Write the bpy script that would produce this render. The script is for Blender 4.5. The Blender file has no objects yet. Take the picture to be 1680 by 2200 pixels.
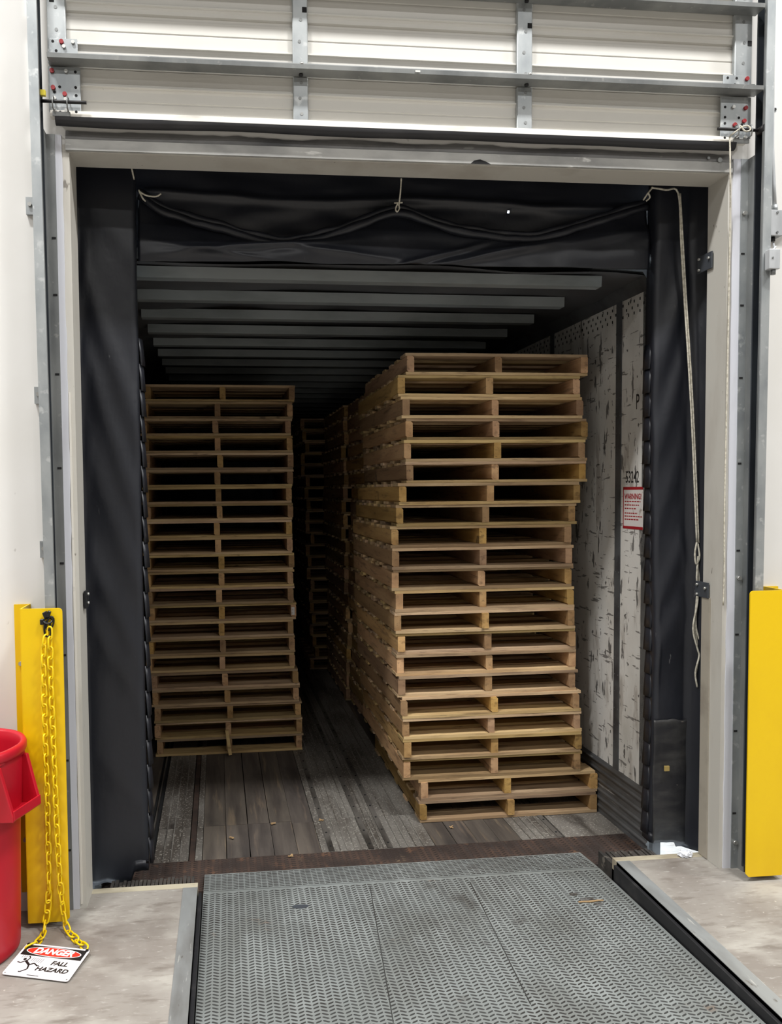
import bpy, math, random
from mathutils import Vector, Matrix, noise
R = math.radians
random.seed(7)
SC = bpy.context.scene
COL = SC.collection

# ------------------------------------------------------------------ camera
CAMP = Vector((.596, -3.222, 1.697)); YAW, PITCH, ROLL, F, PX, PY = .103, -.046, -.010, 1682.1, 662.15, 1133.5
fwd = Vector((math.sin(YAW)*math.cos(PITCH), math.cos(YAW)*math.cos(PITCH), math.sin(PITCH)))
rgt = Vector((math.cos(YAW), -math.sin(YAW), 0)); upv = rgt.cross(fwd)
rgt, upv = math.cos(ROLL)*rgt + math.sin(ROLL)*upv, -math.sin(ROLL)*rgt + math.cos(ROLL)*upv
cd = bpy.data.cameras.new('camera'); cam = bpy.data.objects.new('camera', cd); COL.objects.link(cam)
cam.matrix_world = Matrix(((rgt.x, upv.x, -fwd.x, CAMP.x), (rgt.y, upv.y, -fwd.y, CAMP.y), (rgt.z, upv.z, -fwd.z, CAMP.z), (0, 0, 0, 1)))
cd.sensor_fit = 'VERTICAL'; cd.sensor_height = 36; cd.lens = F/2200*36
cd.shift_x = (840-PX)/2200; cd.shift_y = (PY-1100)/2200; cd.clip_start = .02
SC.camera = cam

# ------------------------------------------------------------------ world (overcast daylight outdoors) and hall lamps
W = bpy.data.worlds.new('world'); SC.world = W; W.use_nodes = True
bg = W.node_tree.nodes['Background']; bg.inputs[0].default_value = (.80, .90, 1, 1); bg.inputs[1].default_value = 3.5
LAMP_W = 300
for lx in (-6.5, -1.6, 3.3, 8.2):
    for ly, pw_ in ((-2.6, 1.05), (-8.2, .30), (-13.8, .24)):
        ld = bpy.data.lights.new('high_bay_lamp', 'AREA'); ld.shape = 'RECTANGLE'; ld.size = 1.2; ld.size_y = .45
        ld.energy = LAMP_W*pw_; ld.color = (1, .992, .975)
        lo = bpy.data.objects.new('high_bay_lamp', ld); lo.location = (lx, ly, 8.3); COL.objects.link(lo)
SC.view_settings.view_transform = 'Standard'; SC.view_settings.look = 'None'
SC.view_settings.gamma = 1; SC.view_settings.use_curve_mapping = False
SC.view_settings.exposure = 0.5
SC.cycles.max_bounces = 6; SC.cycles.diffuse_bounces = 3; SC.cycles.glossy_bounces = 2; SC.cycles.transmission_bounces = 2
SC.cycles.use_adaptive_sampling = True; SC.cycles.adaptive_threshold = .03; SC.cycles.use_denoising = True

# ------------------------------------------------------------------ helpers
class MB:
    def __init__(s): s.v = []; s.f = []; s.m = []; s.sm = []
    def add(s, vs, fs, m=0, smooth=False):
        o = len(s.v); s.v += [tuple(v) for v in vs]
        for f in fs: s.f.append([i+o for i in f]); s.m.append(m); s.sm.append(smooth)
        return s
    def box(s, x0, x1, y0, y1, z0, z1, m=0, jit=0, top=(0, 0), rnd=random):
        vs = []
        for z in (z0, z1):
            t = top if z == z1 else (0, 0)
            for x, y in ((x0, y0), (x1, y0), (x1, y1), (x0, y1)):
                j = [rnd.uniform(-jit, jit) for _ in range(3)] if jit else (0, 0, 0)
                vs.append((x+t[0]+j[0], y+t[1]+j[1], z+j[2]))
        return s.add(vs, [(3, 2, 1, 0), (4, 5, 6, 7), (0, 1, 5, 4), (1, 2, 6, 5), (2, 3, 7, 6), (3, 0, 4, 7)], m)
    def obox(s, c, ax, ay, az, m=0):        # oriented box: centre and three half vectors
        c, ax, ay, az = map(Vector, (c, ax, ay, az)); vs = []
        for k in (-1, 1):
            for i, j in ((-1, -1), (1, -1), (1, 1), (-1, 1)): vs.append(c+ax*i+ay*j+az*k)
        return s.add(vs, [(3, 2, 1, 0), (4, 5, 6, 7), (0, 1, 5, 4), (1, 2, 6, 5), (2, 3, 7, 6), (3, 0, 4, 7)], m)
    def bar(s, a, b, w, h, up=(0, 0, 1), m=0):
        a, b = Vector(a), Vector(b); d = (b-a); l = d.length/2; d.normalize(); sd = d.cross(Vector(up)).normalized(); u = sd.cross(d)
        return s.obox((a+b)/2, d*l, sd*w/2, u*h/2, m)
    def tube(s, pts, r, n=8, m=0, closed=False, cap=True):
        pts = [Vector(p) for p in pts]; k = len(pts); rs = r if isinstance(r, (list, tuple)) else [r]*k
        o = []; ref = None
        for i, p in enumerate(pts):
            a = pts[(i-1) % k] if (closed or i) else p; b = pts[(i+1) % k] if (closed or i < k-1) else p
            t = (b-a).normalized()
            if ref is None: ref = t.orthogonal().normalized()
            ref = (ref - t*ref.dot(t)); ref = ref.normalized() if ref.length > 1e-6 else t.orthogonal().normalized()
            bi = t.cross(ref)
            for j in range(n): an = 2*math.pi*j/n; o.append(p + rs[i]*(math.cos(an)*ref + math.sin(an)*bi))
        fs = []
        for i in range(k if closed else k-1):
            i2 = (i+1) % k
            for j in range(n): fs.append((i*n+j, i*n+(j+1) % n, i2*n+(j+1) % n, i2*n+j))
        s.add(o, fs, m, True)
        if cap and not closed:
            q = len(s.v)-k*n; s.f.append([q+j for j in range(n)][::-1]); s.m.append(m); s.sm.append(False)
            s.f.append([q+(k-1)*n+j for j in range(n)]); s.m.append(m); s.sm.append(False)
        return s
    def cyl(s, a, b, r, n=12, m=0): return s.tube([a, b], r, n, m)
    def prism(s, poly, axis, a, b, m=0, smooth=False):   # closed 2D polygon extruded along axis
        def p3(u, v, w): return {'x': (w, u, v), 'y': (u, w, v), 'z': (u, v, w)}[axis]
        n = len(poly); vs = [p3(u, v, a) for u, v in poly]+[p3(u, v, b) for u, v in poly]
        return s.add(vs, [tuple(range(n))[::-1], tuple(range(n, 2*n))]+[(i, (i+1) % n, n+(i+1) % n, n+i) for i in range(n)], m, smooth)
    def grid(s, fn, nu, nv, m=0, smooth=True, skip=()):
        vs = [fn(i/nu, j/nv) for j in range(nv+1) for i in range(nu+1)]
        fs = [(j*(nu+1)+i, j*(nu+1)+i+1, (j+1)*(nu+1)+i+1, (j+1)*(nu+1)+i) for j in range(nv) for i in range(nu) if (i, j) not in skip]
        return s.add(vs, fs, m, smooth)
    def mesh(s, name, mats):
        me = bpy.data.meshes.new(name); me.from_pydata(s.v, [], s.f); me.update()
        for mm in (mats if isinstance(mats, (list, tuple)) else [mats]): me.materials.append(mm)
        me.polygons.foreach_set('material_index', s.m); me.polygons.foreach_set('use_smooth', s.sm)
        return me
    def build(s, name, mats, parent=None, **kw):
        o = bpy.data.objects.new(name, s.mesh(name, mats)); COL.objects.link(o); o.parent = parent
        for k, v in kw.items(): o[k] = v
        return o
def fix_normals(o):
    import bmesh
    bm = bmesh.new(); bm.from_mesh(o.data); bmesh.ops.recalc_face_normals(bm, faces=bm.faces); bm.to_mesh(o.data); bm.free(); return o
def empty(name, loc=(0, 0, 0), rz=0, parent=None, **kw):
    o = bpy.data.objects.new(name, None); COL.objects.link(o); o.location = loc; o.rotation_euler = (0, 0, rz); o.parent = parent; o.empty_display_size = .1
    for k, v in kw.items(): o[k] = v
    return o
def thing(name, label, cat, loc=(0, 0, 0), rz=0, group=None):
    o = empty(name, loc, rz, label=label, category=cat)
    if group: o['group'] = group
    return o
def inst(name, me, parent, loc=(0, 0, 0), rot=(0, 0, 0)):
    o = bpy.data.objects.new(name, me); COL.objects.link(o); o.parent = parent; o.location = loc; o.rotation_euler = rot; return o
def box(name, m, parent, *a, **kw): return MB().box(*a, **kw).build(name, m, parent)
def struct(name, mb, m, **kw): return mb.build(name, m, None, kind='structure', **kw)
def bevel(o, w, n=2):
    b = o.modifiers.new('bevel', 'BEVEL'); b.width = w; b.segments = n; b.limit_method = 'ANGLE'; b.angle_limit = R(40); return o
def at(px, py, Y):                                     # where the sight line of a photo pixel meets the vertical plane y = Y
    d = fwd + rgt*(px-PX)/F - upv*(py-PY)/F; return CAMP + d*((Y-CAMP.y)/d.y)
def atz(px, py, Z):
    d = fwd + rgt*(px-PX)/F - upv*(py-PY)/F; return CAMP + d*((Z-CAMP.z)/d.z)
def smooth_path(pts, n=6):
    pts = [Vector(p) for p in pts]; out = []
    for i in range(len(pts)-1):
        p0 = pts[max(i-1, 0)]; p1, p2 = pts[i], pts[i+1]; p3 = pts[min(i+2, len(pts)-1)]
        for k in range(n):
            t = k/n; out.append(.5*((2*p1)+(p2-p0)*t+(2*p0-5*p1+4*p2-p3)*t*t+(3*p1-p0-3*p2+p3)*t**3))
    return out+[pts[-1]]
def ordinal(n): return ['first', 'second', 'third', 'fourth', 'fifth', 'sixth', 'seventh', 'eighth', 'ninth', 'tenth', 'eleventh', 'twelfth', 'thirteenth', 'fourteenth', 'fifteenth', 'sixteenth', 'seventeenth', 'eighteenth', 'nineteenth', 'twentieth', 'twenty-first', 'twenty-second'][n]

# ------------------------------------------------------------------ materials
def srgb(r, g, b):
    f = lambda c: (c/255/12.92) if c/255 <= .04045 else ((c/255+.055)/1.055)**2.4
    return (f(r), f(g), f(b), 1)
def M(name, base, layers=(), rough=.6, metal=0, bump=(), rnd=0, spec=.5, hue=0, coat=0):
    """layers: (colour, scale, stretch, lo, hi, detail); bump: (scale, stretch, strength, distance)"""
    m = bpy.data.materials.new(name); m.use_nodes = True; nt = m.node_tree; N, L = nt.nodes, nt.links
    b = N['Principled BSDF']; b.inputs['Roughness'].default_value = rough; b.inputs['Metallic'].default_value = metal
    b.inputs['Specular IOR Level'].default_value = spec; b.inputs['Coat Weight'].default_value = coat
    tc = N.new('ShaderNodeTexCoord'); co = tc.outputs['Object']; oi = None
    if rnd or hue:
        oi = N.new('ShaderNodeObjectInfo'); mu = N.new('ShaderNodeMath'); mu.operation = 'MULTIPLY'; mu.inputs[1].default_value = 137.
        L.new(oi.outputs['Random'], mu.inputs[0]); cx = N.new('ShaderNodeCombineXYZ')
        for i in range(3): L.new(mu.outputs[0], cx.inputs[i])
        va = N.new('ShaderNodeVectorMath'); L.new(co, va.inputs[0]); L.new(cx.outputs[0], va.inputs[1]); co = va.outputs[0]
    rgb = N.new('ShaderNodeRGB'); rgb.outputs[0].default_value = base; cur = rgb.outputs[0]
    def nz(scale, stretch, detail, rg=.55):
        mp = N.new('ShaderNodeMapping'); mp.inputs['Scale'].default_value = stretch; L.new(co, mp.inputs['Vector'])
        t = N.new('ShaderNodeTexNoise'); t.inputs['Scale'].default_value = scale; t.inputs['Detail'].default_value = detail; t.inputs['Roughness'].default_value = rg
        L.new(mp.outputs[0], t.inputs['Vector']); return t.outputs['Fac']
    for lay in layers:
        c, scale, stretch, lo, hi, detail = lay[:6]
        fac = nz(scale, stretch, detail); mr = N.new('ShaderNodeMapRange'); mr.inputs[1].default_value = lo; mr.inputs[2].default_value = hi
        mr.inputs[4].default_value = lay[6] if len(lay) > 6 else 1
        L.new(fac, mr.inputs[0]); mx = N.new('ShaderNodeMix'); mx.data_type = 'RGBA'; L.new(mr.outputs[0], mx.inputs[0]); L.new(cur, mx.inputs[6])
        mx.inputs[7].default_value = c; cur = mx.outputs[2]
    if oi:
        hs = N.new('ShaderNodeHueSaturation'); L.new(cur, hs.inputs['Color'])
        r1 = N.new('ShaderNodeMapRange'); r1.inputs[3].default_value = 1-rnd; r1.inputs[4].default_value = 1+rnd; L.new(oi.outputs['Random'], r1.inputs[0]); L.new(r1.outputs[0], hs.inputs['Value'])
        fr = N.new('ShaderNodeMath'); fr.operation = 'MULTIPLY'; fr.inputs[1].default_value = 7.31; L.new(oi.outputs['Random'], fr.inputs[0])
        f2 = N.new('ShaderNodeMath'); f2.operation = 'FRACT'; L.new(fr.outputs[0], f2.inputs[0])
        r2 = N.new('ShaderNodeMapRange'); r2.inputs[3].default_value = 1-hue*12; r2.inputs[4].default_value = 1+hue*6; L.new(f2.outputs[0], r2.inputs[0]); L.new(r2.outputs[0], hs.inputs['Saturation'])
        r3 = N.new('ShaderNodeMapRange'); r3.inputs[3].default_value = .5-hue; r3.inputs[4].default_value = .5+hue*.6; L.new(f2.outputs[0], r3.inputs[0]); L.new(r3.outputs[0], hs.inputs['Hue'])
        cur = hs.outputs[0]
    L.new(cur, b.inputs['Base Color'])
    prev = None
    for (scale, stretch, strength, dist) in bump:
        bp = N.new('ShaderNodeBump'); bp.inputs['Strength'].default_value = strength; bp.inputs['Distance'].default_value = dist
        L.new(nz(scale, stretch, 4), bp.inputs['Height'])
        if prev: L.new(prev, bp.inputs['Normal'])
        prev = bp.outputs[0]
    if prev: L.new(prev, b.inputs['Normal'])
    return m
I3 = (1, 1, 1)
m_wall = M('white_wall_paint', srgb(232, 231, 228), [(srgb(222, 220, 215), 1.2, I3, .45, .75, 4), (srgb(150, 145, 138), 30, (1, 1, .4), .74, .78, 2, .5)], rough=.55)
m_hall = M('hall_paint', srgb(150, 148, 144), rough=.8)
m_jamb = M('beige_jamb_paint', srgb(200, 197, 189), [(srgb(184, 179, 170), 4, (1, 1, .3), .5, .7, 5), (srgb(110, 104, 95), 25, (1, 1, .5), .70, .74, 3, .8)], rough=.5)
m_jambd = M('dull_beige_steel', srgb(172, 165, 152), [(srgb(150, 142, 130), 5, I3, .5, .7, 4)], rough=.5)
m_strip = M('white_vinyl_strip', srgb(212, 214, 222), [(srgb(190, 190, 196), 6, (1, 1, .2), .55, .7, 4)], rough=.35)
m_galv = M('galvanised_steel', srgb(176, 180, 181), [(srgb(150, 155, 158), 8, (1, 1, .6), .4, .65, 6), (srgb(196, 199, 199), 22, I3, .6, .7, 3)], rough=.42, metal=.55)
m_galvd = M('dull_galvanised_steel', srgb(150, 152, 151), [(srgb(118, 121, 122), 5, (1, 1, .4), .4, .65, 6), (srgb(160, 160, 158), 30, I3, .65, .72, 3)], rough=.45, metal=.5)
m_trackshade = M('shaded_track_steel', srgb(78, 84, 90), [(srgb(54, 58, 64), 5, (1, 1, .3), .4, .65, 5)], rough=.45, metal=.5)  # shade inside the track channel, painted in as a darker steel
m_head = M('scuffed_header_steel', srgb(190, 190, 187), [(srgb(150, 150, 149), 6, (.5, 1, 1), .45, .7, 6), (srgb(225, 225, 222), 14, (.4, 1, 1.5), .64, .69, 5)], rough=.5, metal=.1)
m_headd = M('greasy_header_steel', srgb(138, 137, 136), [(srgb(92, 92, 93), 7, (.4, 1, 1), .45, .7, 6), (srgb(170, 170, 168), 16, (.4, 1, 1.5), .66, .7, 4)], rough=.55, metal=.3)
m_door = M('cream_door_paint', srgb(213, 211, 205), [(srgb(200, 197, 190), 3, (.3, 1, 2), .5, .75, 4), (srgb(130, 126, 118), 40, I3, .76, .8, 3, .7)], rough=.42)
m_doorbar = M('white_door_bar', srgb(226, 222, 213), [(srgb(190, 186, 178), 12, (.3, 1, 1), .6, .75, 5)], rough=.4)
m_rubber = M('black_rubber', srgb(34, 34, 37), [(srgb(58, 57, 58), 9, (.3, 1, 1), .55, .75, 4)], rough=.55)
m_blacksteel = M('black_steel', srgb(30, 29, 31), [(srgb(64, 50, 44), 18, I3, .6, .75, 4)], rough=.45, metal=.3)
m_darkplate = M('dark_grey_painted_steel', srgb(66, 70, 76), rough=.5)
m_redbolt = M('red_bolt', srgb(150, 32, 38), rough=.45)
m_bolt = M('zinc_bolt', srgb(190, 190, 186), rough=.35, metal=.7)
m_hole = M('dark_slot', srgb(22, 22, 24), rough=.9)
m_ytag = M('yellow_tag', srgb(222, 204, 60), rough=.5)
m_vinyl = M('black_vinyl', srgb(27, 29, 36), [(srgb(35, 37, 44), 2.5, I3, .45, .7, 4), (srgb(112, 112, 112), 26, (1.4, 1, .25), .725, .76, 4, .55), (srgb(150, 146, 138), 8, (1, 1, 1.2), .77, .80, 6, .7)], rough=.43, bump=[(6, (1, 1, .7), .25, .02), (40, I3, .08, .004)], spec=.5)
m_vinylw = M('worn_black_vinyl', srgb(36, 36, 39), [(srgb(62, 61, 60), 5, (1, 1, 3), .45, .7, 6), (srgb(128, 122, 112), 14, (1, 1, 2.5), .70, .74, 5, .7)], rough=.5, bump=[(9, I3, .3, .02)], spec=.4)
m_rope = M('white_cotton_rope', srgb(212, 207, 192), [(srgb(180, 174, 158), 60, I3, .45, .6, 3)], rough=.85, bump=[(160, (1, 1, .4), .4, .004)])
m_conc = M('dock_concrete', srgb(156, 151, 144), [(srgb(134, 127, 120), 2.2, (1, .7, 1), .42, .62, 6), (srgb(174, 170, 162), 5, (.6, 1, 1), .5, .7, 6), (srgb(112, 104, 96), 12, (.4, 1.6, 1), .57, .68, 6, .7), (srgb(196, 190, 180), 45, I3, .7, .74, 2, .6), (srgb(124, 116, 108), 38, (.35, 1.4, 1), .54, .70, 5, .55), (srgb(182, 178, 172), 70, (.3, 1, 1), .60, .68, 4, .5)], rough=.62, bump=[(30, I3, .15, .004)])
m_concedge = M('worn_concrete_lip', srgb(188, 180, 158), [(srgb(160, 150, 130), 10, (.4, 1, 1), .5, .65, 5)], rough=.7)
m_edge = M('worn_edge_steel', srgb(152, 155, 155), [(srgb(120, 120, 118), 6, (1, .3, 1), .42, .65, 6), (srgb(184, 184, 180), 20, (2, .3, 1), .62, .68, 4), (srgb(92, 84, 76), 18, (1, .4, 1), .66, .72, 4)], rough=.5, metal=.25)
m_deck = M('grey_deck_steel', srgb(138, 143, 142), [(srgb(120, 123, 120), 2.2, I3, .42, .66, 5), (srgb(148, 153, 152), 6, (1, .6, 1), .52, .7, 5), (srgb(78, 74, 70), 3.5, I3, .64, .74, 6, .75), (srgb(112, 84, 62), 9, I3, .70, .78, 4, .5)], rough=.5, metal=.15)
m_lug = M('dark_worn_lug', srgb(66, 67, 66), [(srgb(52, 50, 48), 3, I3, .45, .65, 4)], rough=.5, metal=.2)
m_rust = M('rusty_tread_steel', srgb(72, 56, 48), [(srgb(50, 40, 36), 6, I3, .4, .6, 6), (srgb(96, 70, 54), 11, I3, .58, .7, 5)], rough=.75)
m_rustlug = M('rusty_lug', srgb(50, 39, 34), [(srgb(120, 100, 78), 5, I3, .62, .72, 5)], rough=.7)
m_plank = M('worn_trailer_plank', srgb(94, 86, 78), [(srgb(70, 63, 58), 5, (3, .25, 1), .4, .62, 6), (srgb(136, 118, 96), 7, (4, .3, 1), .58, .72, 6, .6), (srgb(50, 46, 44), 3, (1.5, .6, 1), .56, .72, 5, .8)], rough=.7, rnd=.12, hue=.01, bump=[(20, (3, .2, 1), .2, .004)])
m_alu = M('worn_aluminium_floor', srgb(132, 128, 122), [(srgb(92, 86, 80), 4, (1.5, .4, 1), .42, .62, 5), (srgb(186, 182, 172), 90, I3, .58, .64, 2, .7), (srgb(62, 57, 53), 6, (1, .3, 1), .6, .75, 5)], rough=.55, metal=.25, rnd=.08)
m_aludark = M('dirty_aluminium_rail', srgb(104, 100, 95), [(srgb(60, 56, 52), 8, (1, .3, 1), .45, .65, 5)], rough=.55, metal=.3)
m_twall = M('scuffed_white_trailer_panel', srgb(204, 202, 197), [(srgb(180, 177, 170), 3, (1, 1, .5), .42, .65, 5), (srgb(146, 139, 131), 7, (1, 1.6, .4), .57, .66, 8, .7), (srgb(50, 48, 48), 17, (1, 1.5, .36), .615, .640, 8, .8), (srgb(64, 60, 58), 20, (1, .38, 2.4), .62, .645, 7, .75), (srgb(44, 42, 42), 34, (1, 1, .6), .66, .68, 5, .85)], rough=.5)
m_tgrey = M('dark_trailer_frame', srgb(84, 86, 88), [(srgb(60, 60, 62), 6, I3, .45, .65, 5)], rough=.5, metal=.3)
m_kick = M('grey_scuff_rail', srgb(104, 106, 108), [(srgb(76, 74, 72), 5, (1, .4, 1), .42, .65, 5), (srgb(150, 150, 148), 16, (1, .2, 3), .64, .7, 4)], rough=.45, metal=.4)
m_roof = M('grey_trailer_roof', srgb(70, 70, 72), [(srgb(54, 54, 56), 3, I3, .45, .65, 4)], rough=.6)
m_bow = M('grey_roof_bow', srgb(138, 143, 144), [(srgb(116, 121, 122), 6, (.3, 1, 1), .45, .65, 4)], rough=.5, metal=.2)
m_yellow = M('safety_yellow_paint', srgb(236, 196, 0), [(srgb(226, 184, 4), 3, (1, 1, .4), .45, .7, 4), (srgb(170, 128, 20), 20, I3, .74, .79, 3, .6)], rough=.42)
m_ylow = M('worn_safety_yellow_paint', srgb(228, 184, 20), [(srgb(206, 160, 48), 6, (2, 1, .5), .5, .68, 5), (srgb(214, 196, 120), 12, (2, 1, .6), .66, .74, 4, .5)], rough=.45)
m_chain = M('yellow_plastic', srgb(244, 212, 20), [(srgb(228, 190, 20), 20, I3, .5, .7, 3)], rough=.35)
m_zip = M('black_nylon', srgb(18, 18, 19), rough=.35)
m_red = M('red_bin_plastic', srgb(192, 18, 40), [(srgb(176, 14, 34), 3, (1, 1, .5), .45, .7, 4)], rough=.4, bump=[(120, I3, .05, .002)])
m_white = M('white_sign_plastic', srgb(238, 234, 236), rough=.35)
m_black = M('black_print', srgb(26, 25, 28), rough=.4)
m_signred = M('red_print', srgb(214, 52, 38), rough=.4)
m_ink = M('black_marker', srgb(34, 32, 34), rough=.6)
m_decalred = M('dark_red_print', srgb(148, 24, 34), rough=.5)
m_paper = M('worn_white_label', srgb(206, 200, 196), [(srgb(160, 148, 140), 20, I3, .6, .68, 4)], rough=.6)
m_conduit = M('zinc_conduit', srgb(206, 209, 212), [(srgb(184, 187, 190), 12, (1, 1, .3), .45, .65, 4)], rough=.35, metal=.25)
m_plastic = M('crumpled_clear_film', srgb(228, 232, 240), rough=.25)
m_chip = M('pale_wood_chip', srgb(178, 148, 108), rough=.8)
m_bumper = M('laminated_rubber', srgb(66, 62, 58), [(srgb(44, 42, 40), 14, I3, .45, .65, 5), (srgb(112, 106, 98), 20, I3, .62, .7, 4)], rough=.8)
def wood(name, a, b, c, st):
    return M(name, a, [(b, 6, (st[0]*1, st[1]*1, st[2]*1), .40, .62, 6), (c, 16, st, .54, .68, 5, .75), (srgb(78, 58, 42), 40, st, .62, .72, 3, .55), (srgb(60, 46, 36), 8, I3, .70, .76, 2, .6)],
             rough=.75, rnd=.34, hue=.013, bump=[(30, st, .25, .003)])
m_deckw = wood('pallet_deck_wood', srgb(196, 168, 122), srgb(168, 138, 96), srgb(132, 106, 74), (.25, 1.6, 3))
m_strw = wood('pallet_stringer_wood', srgb(190, 152, 100), srgb(166, 128, 80), srgb(126, 96, 60), (1.6, .22, 2.2))

# ================================================================== THE SETTING
OW, OH, TH = 2.754, 3.037, .135          # door opening, wall thickness
PX0, PX1, PYB = .446, 2.335, -2.2         # leveller pit
HX0, HX1, HY, HZ = -11, 13, -19, 9
b = MB()
b.box(HX0, PX0, HY, 0, -.3, 0).box(PX1, HX1, HY, 0, -.3, 0).box(PX0, PX1, HY, PYB, -.3, 0)
b.box(-.03, PX0, 0, .105, -.3, 0).box(PX1, OW+.03, 0, .105, -.3, 0)
floor = struct('floor', b, m_conc, label='grey scuffed concrete dock floor around the leveller pit')
box('edge_strip', m_concedge, floor, -.03, PX0-.0, .105, .145, -.3, .001); box('edge_strip', m_concedge, floor, PX1, OW+.03, .105, .145, -.3, .001)
box('pit_edge_angle', m_edge, floor, PX0-.062, PX0, PYB, .105, -.05, .0025); box('pit_edge_angle', m_edge, floor, PX1, PX1+.062, PYB, .105, -.05, .0025)
pw = MB().box(PX0-.06, PX0, PYB, .145, -.75, -.05).box(PX1, PX1+.06, PYB, .145, -.75, -.05).box(PX0, PX1, PYB-.06, PYB, -.75, -.05).box(PX0-.06, PX1+.06, PYB-.06, .145, -.8, -.75).box(PX0, PX1, .10, .145, -.75, -.34)
pw.build('pit_wall', m_tgrey, floor)
for x in (PX0+.002, PX1-.016): box('pit_seal', m_rubber, floor, x, x+.014, PYB, .10, -.12, -.012 if x > 1 else -.02)
wf = MB(); wf.box(HX0, -.03, 0, TH, -.3, HZ).box(OW+.03, HX1, 0, TH, -.3, HZ).box(-.03, OW+.03, 0, TH, OH+.03, HZ)
struct('wall_front', wf, m_wall, label='white painted dock wall around the door opening')
struct('wall_left', MB().box(HX0-.1, HX0, HY, TH, 0, HZ), m_hall); struct('wall_right', MB().box(HX1, HX1+.1, HY, TH, 0, HZ), m_hall)
struct('wall_back', MB().box(HX0, HX1, HY-.1, HY, 0, HZ), m_hall); struct('ceiling', MB().box(HX0, HX1, HY, TH, HZ, HZ+.1), m_hall)
struct('ground', MB().box(-14, 16, .14, 26, -1.4, -1.25), m_conc, label='pale concrete driveway outside the dock')
# jambs
def rough_strip(x0, x1, y0, y1, z0, z1, amp, side):     # strip with one uneven edge
    n = 60; pl = []; vs = []; fs = []
    for i in range(n+1):
        z = z0+(z1-z0)*i/n; d = amp*noise.noise(Vector((z*9, x0*7, 3)))
        a, c = (x0+(d if side < 0 else 0), x1+(d if side > 0 else 0)); vs += [(a, y0, z), (c, y0, z), (c, y1, z), (a, y1, z)]
    for i in range(n):
        o = 4*i
        for k in range(4): fs.append((o+k, o+(k+1) % 4, o+4+(k+1) % 4, o+4+k))
    fs += [(3, 2, 1, 0), (4*n, 4*n+1, 4*n+2, 4*n+3)]
    return MB().add(vs, fs)
t1 = struct('trim_1', MB().box(-.03, 0, -.006, TH, 0, OH), m_jamb, label='beige steel jamb lining the left side of the opening')
t2 = struct('trim_2', MB().box(OW, OW+.03, -.006, TH, 0, OH), m_jamb, label='beige steel jamb lining the right side of the opening')
rough_strip(-.064, -.026, -.012, 0, .0, 3.10, .004, 1).build('vinyl_strip', m_strip, t1)
rough_strip(OW+.018, OW+.054, -.012, 0, .0, 3.10, .003, -1).build('vinyl_strip', m_strip, t2)
box('caulk_bead', m_doorbar, t1, -.024, -.016, -.010, -.006, .02, 2.1)
box('jamb_guard', m_jambd, t2, OW-.006, OW, .075, TH, .004, 1.20)
t3 = struct('trim_3', MB().box(-.03, OW+.03, -.003, TH, OH, OH+.03), m_jamb, label='beige painted lintel across the top of the opening')
hb = MB().prism([(-.018, OH+.004), (-.018, OH+.045), (-.012, OH+.049), (0, OH+.049), (0, OH+.004)], 'x', -.012, OW+.012).build('header_angle', m_head, t3)
def hdr(u, v):
    x = -.012+(OW+.024)*u; zt = OH+.082+.008*noise.noise(Vector((x*4, 1, 2)))+.004*noise.noise(Vector((x*19, 4, 2))); return (x, -.016+.010*v, OH+.047+(zt-OH-.047)*v)
MB().grid(hdr, 140, 2, smooth=False).build('header_flange', m_headd, t3)
MB().prism([(1.615, OH+.003), (1.63, OH+.016), (1.655, OH+.021), (1.68, OH+.013), (1.70, OH+.003)], 'y', -.0195, -.018).build('dent', m_hole, t3)
for sx in (0, 1):
    p = MB().cyl((OW-.05, -.024, OH+.052), (OW-.05, -.016, OH+.052), .010) if sx else MB().cyl((OW-.10, -.022, OH+.06), (OW-.10, -.016, OH+.06), .006)
    p.build('bolt', m_galvd, t3)
# roller tracks: flange plate on the wall, projecting channel
def track(s, name):
    o = empty(name, kind='structure', label='galvanised roller track beside the %s jamb' % ('left' if s < 0 else 'right'))
    X = lambda d: (-d if s < 0 else OW+d)
    def bx(n, m, d0, d1, *r, top=0):
        mb = MB().box(min(X(d0), X(d1)), max(X(d0), X(d1)), *r, top=(s*top, 0)); return mb.build(n, m, o)
    bx('flange_plate', m_galv if s > 0 else m_galvd, .052, .088, -.016, 0, 0, 3.10)
    bx('angle_web', m_galvd, .084, .088, -.055, -.016, 0, 3.10)
    bx('track_lip', m_trackshade, .074, .104, -.062, -.055, .03, 5.6, top=.02)
    bx('track_back', m_trackshade, .100, .104, -.11, -.062, .03, 5.6, top=.02)
    bx('track_face', m_galv, .068, .104, -.117, -.110, .03, 5.6, top=.03)
    bx('track_rim', m_galvd, .068, .071, -.110, -.10, .03, 5.6, top=.03)
    for z in (.25, .62, 1.05, 1.42, 1.8, 2.17, 2.48, 2.7):
        x = X(.064); MB().obox((x, -.0165, z), (.008, 0, 0), (0, .001, 0), (0, 0, .004)).build('slot', m_hole, o)
    for z in (.12, 1.3, 2.87) if s > 0 else (): MB().cyl((X(.067), -.028, z), (X(.067), -.016, z), .009, 8).build('bolt', m_bolt, o)
    if s < 0:
        for (px, py) in ((67, 444), (85, 850), (97, 1180)):
            c = at(px, py, -.01); MB().box(c.x-.018, c.x+.03, -.02, 0, c.z-.033, c.z+.033).build('wall_clip', m_galv, o)
            MB().cyl((c.x-.002, -.03, c.z+.004), (c.x-.002, -.02, c.z+.004), .008, 8).build('bolt', m_bolt, o)
    return o
track(-1, 'trim_4'); track(1, 'trim_5')

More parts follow.
